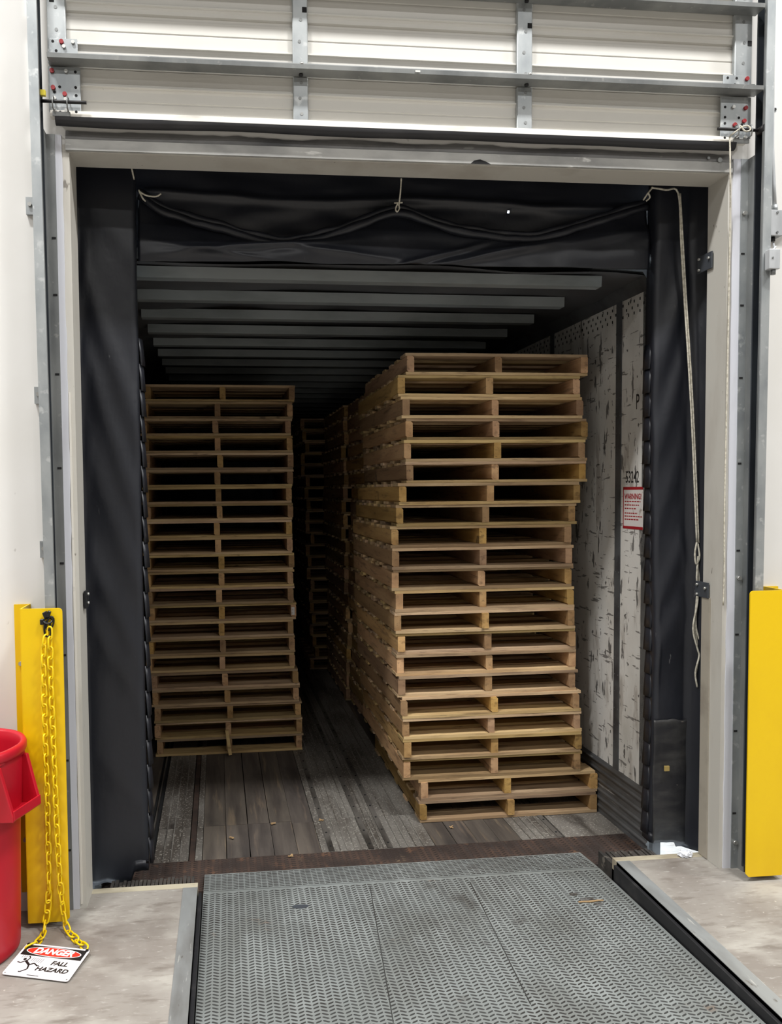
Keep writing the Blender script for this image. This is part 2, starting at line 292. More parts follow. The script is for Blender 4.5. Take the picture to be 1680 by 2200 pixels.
# ------------------------------------------------------------------ overhead door (raised)
door = empty('door_1', kind='structure', label='raised cream sectional door with galvanised stiles and struts')
DX0, DX1 = -.064, 2.822
def profile(z0, z1, feats):
    pts = [(-.030, z0)]
    for z, k in feats:
        if k == 'r': pts += [(-.030, z-.012), (-.035, z-.002), (-.041, z), (-.041, z+.004), (-.032, z+.007), (-.030, z+.012)]
        if k == 'g': pts += [(-.030, z-.004), (-.0275, z-.002), (-.0275, z+.002), (-.030, z+.004)]
        if k == 'b': pts += [(-.030, z-.012), (-.020, z-.008), (-.020, z+.008), (-.030, z+.012)]
    pts += [(-.030, z1), (-.012, z1), (-.012, z0)]
    return pts
for z0, z1, ft in ((3.165, 3.345, [(3.223, 'g'), (3.276, 'r')]), (3.347, 3.684, [(3.433, 'r'), (3.491, 'g'), (3.553, 'b'), (3.592, 'r'), (3.655, 'g')]), (3.686, 4.1, [(3.76, 'r'), (3.88, 'b'), (3.95, 'r')])):
    MB().prism(profile(z0, z1, ft), 'x', DX0, DX1).build('door_section', m_door, door)
    st = [(-.064, .006), (.881, .941), (1.800, 1.864), (2.745, 2.822)]
    for i, (a, c) in enumerate(st):
        s = MB().box(a, c, -.052, -.030, z0+.004, z1-.004).build('stile', m_galv, door); bevel(s, .003, 1)
        n = 3 if z1 < 3.4 else 4
        if z1 < 3.4 and i in (0, 3): continue
        for k in range(n):
            z = z0+(z1-z0)*(k+.55)/n; x = (a+c)/2+.004*math.sin(k*3+i)
            MB().cyl((x, -.0535, z), (x, -.050, z), .0065, 10).build('dimple', m_galvd, s)
        if z0 > 3.3 and z1 < 3.7:
            x = c-.012 if i else a+.02
            zz = (3.590, 3.60, 3.585, 3.56)[i]; MB().obox((x, -.0525, zz), (.009, 0, 0), (0, .001, 0), (0, 0, .010)).build('square_slot', m_hole, s)
for z in (3.342, 3.673):
    s = MB().prism([(-.050, z), (-.112, z), (-.114, z+.016), (-.108, z+.017), (-.104, z+.004), (-.060, z+.004), (-.056, z+.05), (-.050, z+.05)], 'x', DX0+.01, DX1+.012).build('strut', m_galvd, door)
    for x in (.911, 1.832):
        MB().cyl((x, -.108, z+.017), (x, -.108, z+.024), .007, 8).build('bolt', m_bolt, s); MB().cyl((x, -.07, z-.006), (x, -.07, z), .009, 8).build('bolt', m_blacksteel, s)
    for x in (1.37,): MB().obox((x, -.115, z+.008), (.010, 0, 0), (0, .001, 0), (0, 0, .004)).build('rivet', m_bolt, s)
bar_ = MB()
def bb(u, v):
    x = -.058+2.86*u; w = .002*noise.noise(Vector((x*3, 8, 1))); a = [(-.030, 3.172), (-.058, 3.172), (-.060, 3.147), (-.030, 3.147)][int(round(v*3))]; return (x, a[0]+w, a[1]+w)
bar_.grid(bb, 60, 3, smooth=False).build('bottom_bar', m_doorbar, door)
def sl(u, v):
    x = -.040+2.79*u; an = math.pi*v; w = .006*noise.noise(Vector((x*2.2, 3, 5))); return (x, -.045-.02*math.cos(an), 3.147-(.028+w)*math.sin(an))
MB().grid(sl, 80, 8).build('bottom_seal', m_rubber, door)
def bracket(x0, x1, z0, z1, reds, holes, zinc):
    p = bevel(MB().box(x0, x1, -.058, -.052, z0, z1).build('hinge_plate', m_galv, door), .0015, 1)
    for x, z in reds: MB().cyl((x, -.066, z), (x, -.058, z), .0085, 10).build('bolt', m_redbolt, p)
    for x, z in holes: MB().cyl((x, -.0588, z), (x, -.057, z), .0055, 10).build('hole', m_hole, p)
    for x, z in zinc: MB().cyl((x, -.066, z), (x, -.058, z), .007, 8).build('bolt', m_bolt, p)
bracket(-.057, .050, 3.358, 3.442, [(-.009, 3.428)], [(-.042, 3.430), (-.030, 3.395)], [(.0, 3.41), (.034, 3.428)])
bracket(-.058, .058, 3.150, 3.336, [(-.047, 3.318), (-.044, 3.255), (-.001, 3.232)], [(-.02, 3.26), (.04, 3.318), (.04, 3.26), (.041, 3.23), (-.04, 3.24), (-.02, 3.165), (.04, 3.168)], [(-.04, 3.215), (.002, 3.213), (-.04, 3.17), (.003, 3.17), (.006, 3.318)])
bracket(2.691, 2.809, 3.358, 3.424, [(2.794, 3.410)], [(2.71, 3.412), (2.75, 3.412), (2.742, 3.385)], [])
bracket(2.681, 2.804, 3.146, 3.336, [(2.790, 3.290), (2.784, 3.236), (2.742, 3.219)], [(2.70, 3.292), (2.70, 3.25), (2.70, 3.225), (2.762, 3.25), (2.775, 3.222), (2.76, 3.165), (2.70, 3.165)], [(2.735, 3.292), (2.75, 3.17), (2.79, 3.17)])
def latch(x0, x1, gx0, gx1, z, s):
    o = MB().tube([(x0, -.082, z), (x1, -.082, z)], .0062, 10).build('slide_bolt', m_blacksteel, door)
    for gx in (gx0, gx1):
        MB().tube([(gx, -.06, z-.026), (gx, -.086, z-.024), (gx, -.094, z), (gx, -.086, z+.020), (gx, -.06, z+.022)], .0028, 6).build('guide_loop', m_galvd, o)
    MB().box(min(gx0, gx1)-.006, max(gx0, gx1)+.006, -.064, -.058, z-.045, z-.028).build('latch_foot', m_galvd, o)
latch(-.105, .083, -.042, .012, 3.193, -1); latch(2.653, 2.853, 2.742, 2.80, 3.190, 1)
MB().box(-.086, -.068, -.09, -.075, 3.212, 3.232).build('latch_tag', m_ytag, door)
MB().cyl((2.846, -.112, 3.19), (2.846, -.066, 3.19), .016, 12).build('latch_keeper', m_blacksteel, door)

# ------------------------------------------------------------------ dock seal curtains
seal = thing('dock_seal', 'black vinyl dock seal curtains framing the opening between wall and trailer', 'dock seal')
def fold(x, z, s):
    """soft slanting folds of the side curtains"""
    a = .007*noise.noise(Vector((x*4+s*9, 0, z*1.6))) + .004*noise.noise(Vector((x*9, s*5, z*4.1)))
    for (zc, slope, w, amp) in ((2.62, -3.0, .11, .026), (2.28, -3.2, .10, .020), (1.85, -2.6, .09, .014), (1.40, -2.2, .08, .020), (1.12, -1.6, .08, .018), (.55, -1.2, .07, .010), (2.98, -1.2, .06, .010)):
        d = (z-zc-slope*x); a -= .62*amp*math.exp(-(d/(w*1.25))**2)
    return a
def side_curtain(s):
    X0 = (lambda d: d) if s < 0 else (lambda d: OW-.02-d)
    wid = .218 if s < 0 else .128
    prof = [(-.10, .14), (-.085, .20), (-.055, .265)]+[(-.03+(wid+.02)*k/14, .292) for k in range(15)]+[(wid, .302), (wid+.001, .315), (wid, .345), (wid-.004, .375)]
    n = len(prof)-1
    def fn(u, v):
        i = int(round(u*n)); d, y = prof[i]; z = -.055+3.26*v
        if s > 0 and d < .0: y = y-.0
        e = fold(abs(d), z, s)*(1 if i > 2 else .4)
        bot = 0
        if v < .02:                                                   # ragged bottom hem
            bot = .02*noise.noise(Vector((d*14, s*3, 1)))+(.045 if s > 0 else 0)*(1 if d > .01 else .4)+(.05 if (s < 0 and d > .15) else 0)
        dx = .004*noise.noise(Vector((z*2.1, d*3, s)))+ (.010*math.sin(z*2.1) if s > 0 else 0)
        return (X0(d)+(dx if d > .1 else 0), y+e, z+bot)
    o = MB().grid(fn, n, 130).build('side_curtain', m_vinyl, seal)
    so = o.modifiers.new('thickness', 'SOLIDIFY'); so.thickness = .003
    # overlapping pleats along the inner edge
    k = 0; z = .02
    while z < 2.36:
        h = .118; xo = X0(wid+.004)+ (.010*math.sin(z*2.1) if s > 0 else 0); q = -s*((.014 if s < 0 else .006)+.006*noise.noise(Vector((z*7, s, 2))))
        vs = []
        for (dx, y) in ((0, .312), (q*.6, .328), (q, .348), (q*.9, .368)):
            for zz, sh in ((z, .005), (z+h*.5, .001), (z+h, -.004)): vs.append((xo+dx+(-s)*sh, y, zz))
        fs = [(3*i+j, 3*i+j+1, 3*i+3+j+1, 3*i+3+j) for i in range(3) for j in range(2)]
        p = MB().add(vs, fs, 0, True).build('pleat', m_vinyl, seal); t = p.modifiers.new('thickness', 'SOLIDIFY'); t.thickness = .003
        z += .112; k += 1
    return o
side_curtain(-1); side_curtain(1)
# worn reinforcing panel at the foot of the right curtain
def foot(u, v):
    x = 2.605+.20*u; z = -.005-.02*u*u+(.595+.02*u*u)*v; return (x, .276+.05*(u-.8 if u > .8 else 0)+.010*noise.noise(Vector((x*8, 2, z*5))), z+(.02*noise.noise(Vector((x*18, 1, 1))) if v > .95 or v < .05 else 0))
o = MB().grid(foot, 20, 40).build('reinforcing_panel', m_vinylw, seal); o.modifiers.new('thickness', 'SOLIDIFY').thickness = .003
MB().obox((2.664, .262, .36), (.012, 0, 0), (0, .004, 0), (0, 0, .012)).build('foam_tear', M('yellow_foam', srgb(160, 138, 80), rough=.9), seal)
# head curtain with two pin holes
def headp(u, v):
    x = .10+2.62*u; z = 2.805+.395*v
    y = .425+.008*noise.noise(Vector((x*2, 1, z*8)))+.012*noise.noise(Vector((x*5, 2, z*16)))*(1 if z < 3.08 else .5)
    y -= .018*math.exp(-((z-3.04-.012*math.sin(x*5))/.018)**2)
    return (x, y, z)
NU, NV = 260, 40
def cell(x, z): return (int((x-.10)/2.62*NU), int((z-2.805)/.395*NV))
h1 = at(1090, 455, .425); h2 = at(919, 455, .425)
o = MB().grid(headp, NU, NV, skip={cell(h1.x, h1.z)}).build('head_curtain', m_vinyl, seal); o.modifiers.new('thickness', 'SOLIDIFY').thickness = .002
MB().grid(lambda u, v: (.0-.2+3.1*u, .135+.32*v, 3.20-.02*v), 10, 2).build('daylight_blocker', m_vinyl, seal)  # unseen sheet added above the head curtain to keep daylight out
sag = [(300, 418), (345, 450), (410, 472), (480, 492), (600, 522), (700, 506), (780, 478), (855, 455), (930, 478), (1000, 497), (1140, 512), (1250, 485), (1330, 460), (1392, 442)]
sp = smooth_path([at(px, py, .365) for px, py in sag], 8)
def sagz(x):
    for a, c in zip(sp, sp[1:]):
        if a.x <= x <= c.x: return a.z+(c.z-a.z)*(x-a.x)/(c.x-a.x+1e-9)
    return sp[0].z if x < sp[0].x else sp[-1].z
def flap(u, v):
    x = .222+2.375*u; zt = sagz(x); zb = 2.722+.008*u+.006*noise.noise(Vector((x*3, 0, 7))); z = zb+(zt-zb)*v
    t = (z-2.72)
    y = .338-.014*math.sin(math.pi*min(1, v*1.0))+.045*v
    y += .026*noise.noise(Vector((x*1.7, 4, z*7)))+.012*noise.noise(Vector((x*5, 9, z*9)))
    for (xc, zc, sl_, w, am, ln) in ((.75, 2.80, .10, .018, .034, .30), (.55, 2.77, -.15, .014, .014, .2), (1.9, 2.80, .22, .020, .030, .35), (1.52, 2.755, .3, .014, .024, .22), (1.1, 2.78, -.12, .016, .012, .3), (2.3, 2.86, .2, .02, .012, .25)):
        y -= am*math.exp(-((z-zc-sl_*(x-xc))/w)**2)*math.exp(-((x-xc)/ln)**2)
    return (x, y, z)
o = MB().grid(flap, 200, 36).build('head_flap', m_vinyl, seal); o.modifiers.new('thickness', 'SOLIDIFY').thickness = .003
hem = [Vector((p.x, p.y+.004+.006*noise.noise(Vector((p.x*9, 1, 1))), p.z-.004+.005*noise.noise(Vector((p.x*14, 7, 1))))) for p in sp]
MB().tube(hem, [.018+.006*noise.noise(Vector((p.x*8, 3, 3))) for p in hem], 8).build('rolled_hem', m_vinyl, seal)
hem2 = [Vector((p.x, p.y+.012+.008*noise.noise(Vector((p.x*5, 2, 9))), p.z+.022+.008*noise.noise(Vector((p.x*11, 5, 4))))) for p in sp]
MB().tube(hem2, [.014+.006*noise.noise(Vector((p.x*7, 8, 3))) for p in hem2], 8).build('rolled_hem', m_vinyl, seal)
# jamb clips that hold the seal
for (y0, y1, z0, z1) in ((.085, .19, 2.668, 2.742), (.08, .175, 1.198, 1.268)):
    c = bevel(box('clip_plate', m_darkplate, seal, OW-.012, OW-.006, y0, y1, z0, z1), .001, 1)
    for yy, zz in ((y1-.02, z0+.012), (y1-.02, z1-.014), (y0+.015, (z0+z1)/2+.01)): MB().cyl((OW-.022, yy, zz), (OW-.012, yy, zz), .006, 8).build('bolt', m_bolt, c)
c = box('clip_plate', m_hole, seal, .004, .012, .06, .13, 1.225, 1.295)
for zz in (1.245, 1.282): MB().cyl((.012, .09, zz), (.022, .09, zz), .006, 8).build('bolt', m_bolt, c)
for p in ((.214, 3.03),): pass

# ------------------------------------------------------------------ ropes
def rope(name, label, strands, rad, cat='rope', parts=()):
    t = thing(name, label, cat)
    for st in strands: MB().tube(smooth_path(st, 5), rad, 6).build('strand', m_rope, t)
    return t
hang = [(1457, 415), (1463, 520), (1470, 640), (1478, 760), (1486, 900), (1492, 1040), (1497, 1165)]
s1 = [at(px, py, .235) for px, py in hang]; s2 = [at(px+4, py+1, .235) for px, py in hang]
rp = rope('tie_rope', 'long white tie rope hanging down the right curtain with a looped end', [
    [at(1400, 403, .20), at(1430, 408, .22)]+s1, s2,
    [at(1497, 1165, .235), at(1493, 1190, .23), at(1496, 1212, .23), at(1503, 1195, .23), at(1499, 1168, .235)],
    [at(px, py, .23) for px, py in ((1500, 1195), (1497, 1240), (1499, 1290), (1489, 1350), (1499, 1395), (1502, 1410), (1494, 1445), (1498, 1476))],
    [at(px, py, .235) for px, py in ((1497, 1205), (1502, 1250), (1497, 1300), (1495, 1345), (1505, 1390), (1499, 1425), (1494, 1450))],
    [at(px, py, .24) for px, py in ((1500, 1210), (1499, 1260), (1494, 1320), (1493, 1350), (1501, 1400))]], .0045)
rope('tie_rope', 'short white cord tying the middle of the sagging flap to the lintel', [[at(862, 384, .15), at(860, 415, .25), at(857, 440, .30)], [at(855, 436, .30), at(850, 448, .31), at(853, 455, .31), at(858, 447, .31), at(855, 437, .30)], [at(847, 436, .3), at(865, 435, .3)]], .0035)
rope('tie_rope', 'white cord knotted at the left end of the sagging flap', [[at(282, 358, .15), at(288, 385, .24)], [at(300, 412, .28), at(315, 420, .28), at(335, 422, .28), at(346, 416, .28)], [at(298, 408, .28), at(306, 425, .28), at(312, 432, .30)]], .0038)
rope('tie_rope', 'white cord with a double loop at the right end of the sagging flap', [[at(1402, 403, .18), at(1392, 415, .25), at(1382, 430, .28)], [at(1392, 414, .25), at(1396, 424, .27), at(1388, 432, .28)]], .0040)
rope('pull_cord', 'grey white pull cord hanging from the right slide bolt along the jamb', [[Vector((2.715, -.07, 3.165)), Vector((2.718, -.072, 3.0)), Vector((OW+.004, -.016, 2.8)), Vector((OW+.003, -.014, 2.2)), Vector((OW-.001, -.014, 1.6)), Vector((OW+.002, -.014, 1.35)), Vector((OW-.001, -.014, 1.18))],
    [Vector((2.745, -.092, 3.203)), Vector((2.765, -.096, 3.178)), Vector((2.79, -.094, 3.186)), Vector((2.78, -.09, 3.203)), Vector((2.755, -.094, 3.197)), Vector((2.735, -.09, 3.183)), Vector((2.715, -.07, 3.168))]], .0033)

# ------------------------------------------------------------------ dock leveller
lev = thing('dock_leveller', 'grey diamond tread dock leveller bridging the floor and the trailer', 'dock leveller')
LX0, LX1 = .466, 2.312
def lz(y): return -.085*(y+2.2)/2.42
ang = math.atan2(.085, 2.42)
d = MB(); d.add([(LX0, PYB+.02, lz(-2.18)), (LX1, PYB+.02, lz(-2.18)), (LX1, .225, lz(.225)), (LX0, .225, lz(.225)), (LX0, PYB+.02, lz(-2.18)-.012), (LX1, PYB+.02, lz(-2.18)-.012), (LX1, .225, lz(.225)-.04), (LX0, .225, lz(.225)-.04)],
               [(0, 1, 2, 3), (7, 6, 5, 4), (0, 4, 5, 1), (1, 5, 6, 2), (2, 6, 7, 3), (3, 7, 4, 0)])
deck = fix_normals(d.build('deck_plate', m_deck, lev))
l = MB(); l.add([(LX0, .232, -.086), (LX1, .232, -.086), (LX1, .425, -.104), (LX0, .425, -.104), (LX0, .232, -.104), (LX1, .232, -.104), (LX1, .425, -.113), (LX0, .425, -.113)],
               [(0, 1, 2, 3), (7, 6, 5, 4), (0, 4, 5, 1), (1, 5, 6, 2), (2, 6, 7, 3), (3, 7, 4, 0)])
lip = fix_normals(l.build('lip_plate', m_deck, lev))
def lugs(x0, x1, y0, y1, zf, deg=26, pitch=.0262, row=.0190, ln=.0125, wd=.0032, h=.0022, rr=random.Random(3)):
    mb = MB(); j = 0; y = y0+row/2
    while y < y1-.004:
        x = x0+pitch/2; i = 0
        while x < x1-.008:
            a = R(deg)*(1 if i % 2 else -1); yy = y+(row/2 if i % 4 < 2 else 0)*0
            c, s = math.cos(a), math.sin(a); z = zf(yy); vs = []
            for (k, zz) in ((1, z), (.55, z+h)):
                for u, w in ((-1, -.35), (-.6, -1), (.6, -1), (1, .35), (.6, 1), (-.6, 1)):
                    uu, ww = u*ln*(.8+.2*k), w*wd*k; vs.append((x+uu*c-ww*s, yy+uu*s+ww*c, zz))
            mb.add(vs, [(6, 7, 8, 9, 10, 11)]+[(q, (q+1) % 6, 6+(q+1) % 6, 6+q) for q in range(6)])
            x += pitch; i += 1
        y += row; j += 1
    return mb
lugs(LX0, LX1, -1.35, .22, lz).build('tread_lugs', m_lug, deck, kind='stuff')
lugs(LX0, LX1, .236, .422, lambda y: -.086-.018*(y-.232)/.193, deg=11, row=.018).build('tread_lugs', m_lug, lip, kind='stuff')
MB().box(LX0, LX1, .222, .234, -.105, -.0905).build('hinge_gap', m_hole, lev)
for px in ((795, 1905, 845, 2200), (1010, 1895, 1140, 2160)):
    a, c = atz(px[0], px[1], -.083), atz(px[2], px[3], -.055); MB().bar((a.x, a.y, lz(a.y)+.0006), (c.x, c.y, lz(c.y)+.0006), .0035, .001).build('weld_seam', m_lug, deck)
sl_ = atz(645, 1947, -.078)
MB().prism([(sl_.x+.036*math.cos(t), sl_.y+.020*math.sin(t)*(1 if math.sin(t) < 0 else .5)) for t in [2*math.pi*k/18 for k in range(18)]], 'z', lz(sl_.y)+.0005, lz(sl_.y)+.003).build('lift_slot', m_darkplate, deck)
def blob(cx, cy, r, z, seed, name, m, par, asp=.6):
    pl = [(cx+r*(1+.45*noise.noise(Vector((math.cos(t)*1.6, math.sin(t)*1.6, seed))))*math.cos(t), cy+asp*r*(1+.45*noise.noise(Vector((math.cos(t)*1.6, math.sin(t)*1.6, seed+3))))*math.sin(t)) for t in [2*math.pi*k/28 for k in range(28)]]
    return MB().prism(pl, 'z', z, z+.0004).build(name, m, par)
m_stain = M('dark_oil_stain', srgb(70, 66, 62), [(srgb(104, 104, 102), 25, I3, .5, .62, 4)], rough=.45)
for px, py, r, sd in ((1262, 1935, .035, 1), (1232, 1922, .022, 5), (1285, 1945, .02, 9)):
    p = atz(px, py, -.078); blob(p.x, p.y, r, lz(p.y)+.0006, sd, 'oil_stain', m_stain, deck)
def sliver(px0, py0, px1, py1, z, label):
    a, c = atz(px0, py0, z), atz(px1, py1, z); a.z = c.z = z+.006
    t = MB(); n = 5
    for k in range(n):
        p, q = a.lerp(c, k/n), a.lerp(c, (k+1)/n); w = .007*(1-abs(k/n-.4)); t.bar(p+Vector((0, .002*math.sin(k*2), 0)), q+Vector((0, .002*math.sin(k*2+2), 0)), w, .004)
    return t.build('wood_sliver', m_chip, None, label=label, category='wood sliver')
sliver(1243, 1941, 1296, 1937, lz(-.07), 'pale wood sliver lying on the grey leveller plate')
# dock bumpers
for (x0, x1, lab) in ((.06, .43, 'ribbed rubber dock bumper under the left curtain foot'), (2.335, 2.60, 'ribbed rubber dock bumper under the right curtain foot')):
    t = thing('dock_bumper', lab, 'bumper', ((x0+x1)/2, .20, -.5), group='laminated dock bumpers'); n = int((x1-x0)/.0175)
    for k in range(n):
        x = x0+(x1-x0)*k/n-(x0+x1)/2; q = random.Random(k+int(x0*99))
        MB().box(x, x+.013, -.05, .075+q.uniform(-.008, .008), .08, .465+q.uniform(-.006, .004), jit=.001, rnd=q).build('rubber_ply', m_bumper, t)
    for y in (-.02, .04): MB().cyl((x0-(x0+x1)/2, y, .3), (x1-(x0+x1)/2, y, .3), .012).build('tie_rod', m_blacksteel, t)

# ================================================================== TRAILER
PSI = .012; TZ = -.12
trl = thing('semi_trailer', 'open semi trailer backed up to the dock, dark inside', 'trailer', (0, 0, TZ), PSI)
XL, XR, Y0, Y1, TH_ = -.01, 2.672, .385, 9.2, 2.83
fl = empty('trailer_floor', parent=trl)
rr = random.Random(11)
def strip(name, m, x0, x1, y0, y1, dz=0, jit=.0015): return MB().box(x0+.0015, x1-.0015, y0, y1, -.045, dz+rr.uniform(-.0015, .0005), jit=jit, rnd=rr).build(name, m, fl)
def planks(x0, x1, n):
    for k in range(n):
        a, c = x0+(x1-x0)*k/n, x0+(x1-x0)*(k+1)/n; yc = .99+rr.uniform(-.012, .012)
        strip('plank', m_plank, a, c, .605, yc-.004, 0); strip('plank', m_plank, a, c, yc, Y1, -.001)
def alu(x0, x1, ribs):
    yc = 1.0; strip('aluminium_section', m_alu, x0, x1, .605, yc-.003); strip('aluminium_section', m_alu, x0, x1, yc, Y1)
    for xr in ribs: MB().box(xr-.003, xr+.003, .61, Y1, 0, .0035).build('floor_rib', m_alu, fl)
def rail(x, w=.028, h=.004, n=16):
    o = MB().box(x-w/2, x+w/2, .607, Y1, -.01, h).build('floor_rail', m_aludark, fl)
    for k in range(n): MB().cyl((x, .66+k*.16, h), (x, .66+k*.16, h+.002), .006, 8).build('screw', m_hole, o)
strip('wood_edge', m_plank, XL-.015, .165, .605, Y1, -.002)
box('floor_groove', m_hole, fl, .165, .181, .605, Y1, -.045, -.02); strip('aluminium_edge', m_aludark, .181, .193, .605, Y1); box('floor_groove', m_hole, fl, .193, .215, .605, Y1, -.045, -.016)
alu(.215, .388, (.262, .300, .345)); strip('rotten_gap', m_rust, .388, .42, .605, Y1, -.006); alu(.42, .456, ())
planks(.456, 1.055, 5)
alu(1.055, 1.290, (1.150, 1.185, 1.225, 1.260)); rail(1.105)
alu(1.290, 1.640, (1.345, 1.375, 1.46, 1.50, 1.54, 1.58)); rail(1.308); rail(1.405)
planks(1.640, 2.10, 4)
alu(2.10, 2.315, (2.15, 2.19, 2.23, 2.27)); rail(2.31)
box('floor_groove', m_hole, fl, 2.325, 2.338, .605, Y1, -.045, -.015)
strip('grout_strip', m_alu, 2.338, XR+.01, .605, Y1, -.001)
thr = MB().box(-.02, 2.69, .30, .602, -.05, 0).build('rear_threshold', m_rust, trl)
lugs(.0, 2.68, .305, .60, lambda y: 0, pitch=.034, row=.021, ln=.0125, wd=.0036, h=.003).build('tread_lugs', m_rustlug, thr, kind='stuff')
MB().box(-.06, 2.73, .31, .50, -.45, -.05).build('rear_sill', m_rust, trl)
MB().box(XL-.05, XR+.06, .4, Y1, -.12, -.051).build('floor_frame', m_tgrey, trl)
# right wall: panels between posts, scuff rail
def wall(xi, s):
    w = empty('side_wall', parent=trl); ys = [Y0, .715, 1.545, 2.36, 3.18, 4.0, 4.82, 5.64, 6.46, 7.28, 8.10, Y1]
    for a, c in zip(ys, ys[1:]): MB().box(min(xi, xi+s*.02), max(xi, xi+s*.02), a+.006, c+.006, .30, 2.795).build('wall_panel', m_twall if s > 0 else m_roof, w)  # left panels coloured dark to cut light bouncing inside the trailer
    for y in ys[1:-1]:
        p = MB().box(min(xi-s*.004, xi+s*.02), max(xi-s*.004, xi+s*.02), y-.028, y+.028, .30, 2.80).build('wall_post', m_tgrey, w)
        if s > 0 and y < 2:
            rv = MB()
            for k in range(26):
                for dy in (-.018, .018): z = .36+k*.092; rv.cyl((xi-.0045, y+dy, z), (xi-.0035, y+dy, z), .004, 6)
            rv.build('rivets', m_kick, p, kind='stuff')
    prof = [(xi, .305), (xi-s*.006, .30)]
    zz = .295
    for k, dz in enumerate((.045, .055, .055, .045, .045, .05)): prof += [(xi-s*.010, zz), (xi-s*.018, zz-.006), (xi-s*.018, zz-.012), (xi-s*.010, zz-.018)]; zz -= dz
    prof += [(xi-s*.010, .0), (xi+s*.02, .0), (xi+s*.02, .305)]
    MB().prism(prof, 'y', Y0, Y1).build('scuff_rail', m_kick, w)
    if s > 0:
        hl = MB(); y = .46
        while y < 2.6:
            for k in range(3): hl.obox((xi-.0006, y+.02*(k % 2), 2.765-.03*k), (.001, 0, 0), (0, .004, 0), (0, 0, .007))
            y += .055
        hl.build('vent_holes', m_hole, w, kind='stuff')
    # top cove
    MB().prism([(xi, 2.79), (xi+s*.02, 2.79), (xi+s*.02, 2.90), (xi-s*.30, 2.90), (xi-s*.30, 2.875), (xi-s*.05, 2.865)], 'y', Y0+.02, Y1).build('top_rail', m_tgrey, w)
    return w
wr = wall(XR, 1); wl = wall(XL, -1)
MB().box(XL-.05, XR+.06, Y1, Y1+.03, -.12, 2.92).build('nose_wall', m_tgrey, trl)
rf = empty('trailer_roof', parent=trl)
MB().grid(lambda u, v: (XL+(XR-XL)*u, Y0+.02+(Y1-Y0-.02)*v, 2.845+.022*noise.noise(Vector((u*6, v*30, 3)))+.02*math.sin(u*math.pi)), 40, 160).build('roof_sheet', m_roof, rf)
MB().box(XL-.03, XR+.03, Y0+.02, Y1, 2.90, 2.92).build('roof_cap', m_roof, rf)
y = .475; k = 0
while y < 9:
    wv = rr.uniform(-.004, .004)
    MB().prism([(y-.030, 2.80), (y+.030, 2.80), (y+.034, 2.85), (y+.028, 2.85), (y+.024, 2.806), (y-.024, 2.806), (y-.028, 2.85), (y-.034, 2.85)], 'x', XL+.16, XR-.24+wv).build('roof_bow', m_bow, rf)
    y += .415; k += 1
MB().box(XR, XR+.06, Y0, Y0+.10, -.05, 2.92).build('corner_post', m_tgrey, trl); MB().box(XL-.06, XL, Y0, Y0+.10, -.05, 2.92).build('corner_post', m_tgrey, trl)

def text_mesh(body, size, mat, name, parent, mw, shear=0, ext=.0003, align='CENTER', sx=1, bold=0):
    cu = bpy.data.curves.new(name, 'FONT'); cu.body = body; cu.size = size; cu.extrude = ext; cu.shear = shear; cu.align_x = align; cu.align_y = 'CENTER'; cu.offset = bold; cu.resolution_u = 3
    to = bpy.data.objects.new(name, cu); COL.objects.link(to); bpy.context.view_layer.update()
    me = bpy.data.meshes.new_from_object(to.evaluated_get(bpy.context.evaluated_depsgraph_get())); bpy.data.objects.remove(to)
    for v in me.vertices: v.co.x *= sx
    me.materials.clear(); me.materials.append(mat); me.name = name
    o = bpy.data.objects.new(name, me); COL.objects.link(o); o.parent = parent; o.matrix_local = mw; return o
# warning label and marker number on the right trailer wall (label lives in a frame: +X -> toward the nose reversed, +Y up, +Z out of the wall)
def wall_frame(x, y, z): return Matrix(((0, 0, -1, x), (-1, 0, 0, y), (0, 1, 0, z), (0, 0, 0, 1)))
wlab = empty('warning_label', parent=wr); wlab.matrix_local = wall_frame(XR-.0008, .565, 1.716)
MB().box(-.097, .097, -.108, .108, 0, .0006).build('label_sheet', m_paper, wlab)
lp = MB().box(-.097, .097, .094, .108, .0006, .0011).box(-.097, .097, -.108, -.094, .0006, .0011).box(-.097, -.090, -.108, .108, .0006, .0011); lp.build('label_border', m_decalred, wlab)
text_mesh('WARNING!', .040, m_decalred, 'lettering', wlab, Matrix.Translation((0, .058, .001)), sx=.80, bold=.001)
lq = random.Random(5); ln = MB()
for k, (zz, w) in enumerate(((.030, .15), (.012, .14), (-.006, .09), (-.030, .12), (-.046, .16), (-.062, .13))):
    x = -.08
    while x < -.08+w: q = lq.uniform(.008, .022); ln.box(x, x+q, zz, zz+.006, .0006, .001); x += q+.005
ln.build('small_print', m_decalred, wlab)
text_mesh('53242', .085, m_ink, 'marker_number', wr, wall_frame(XR-.0005, .575, 1.872), sx=.62, bold=.0004)
text_mesh('P', .11, m_ink, 'marker_number', wr, wall_frame(XR-.0005, .53, 2.25), sx=.6, bold=.0004)

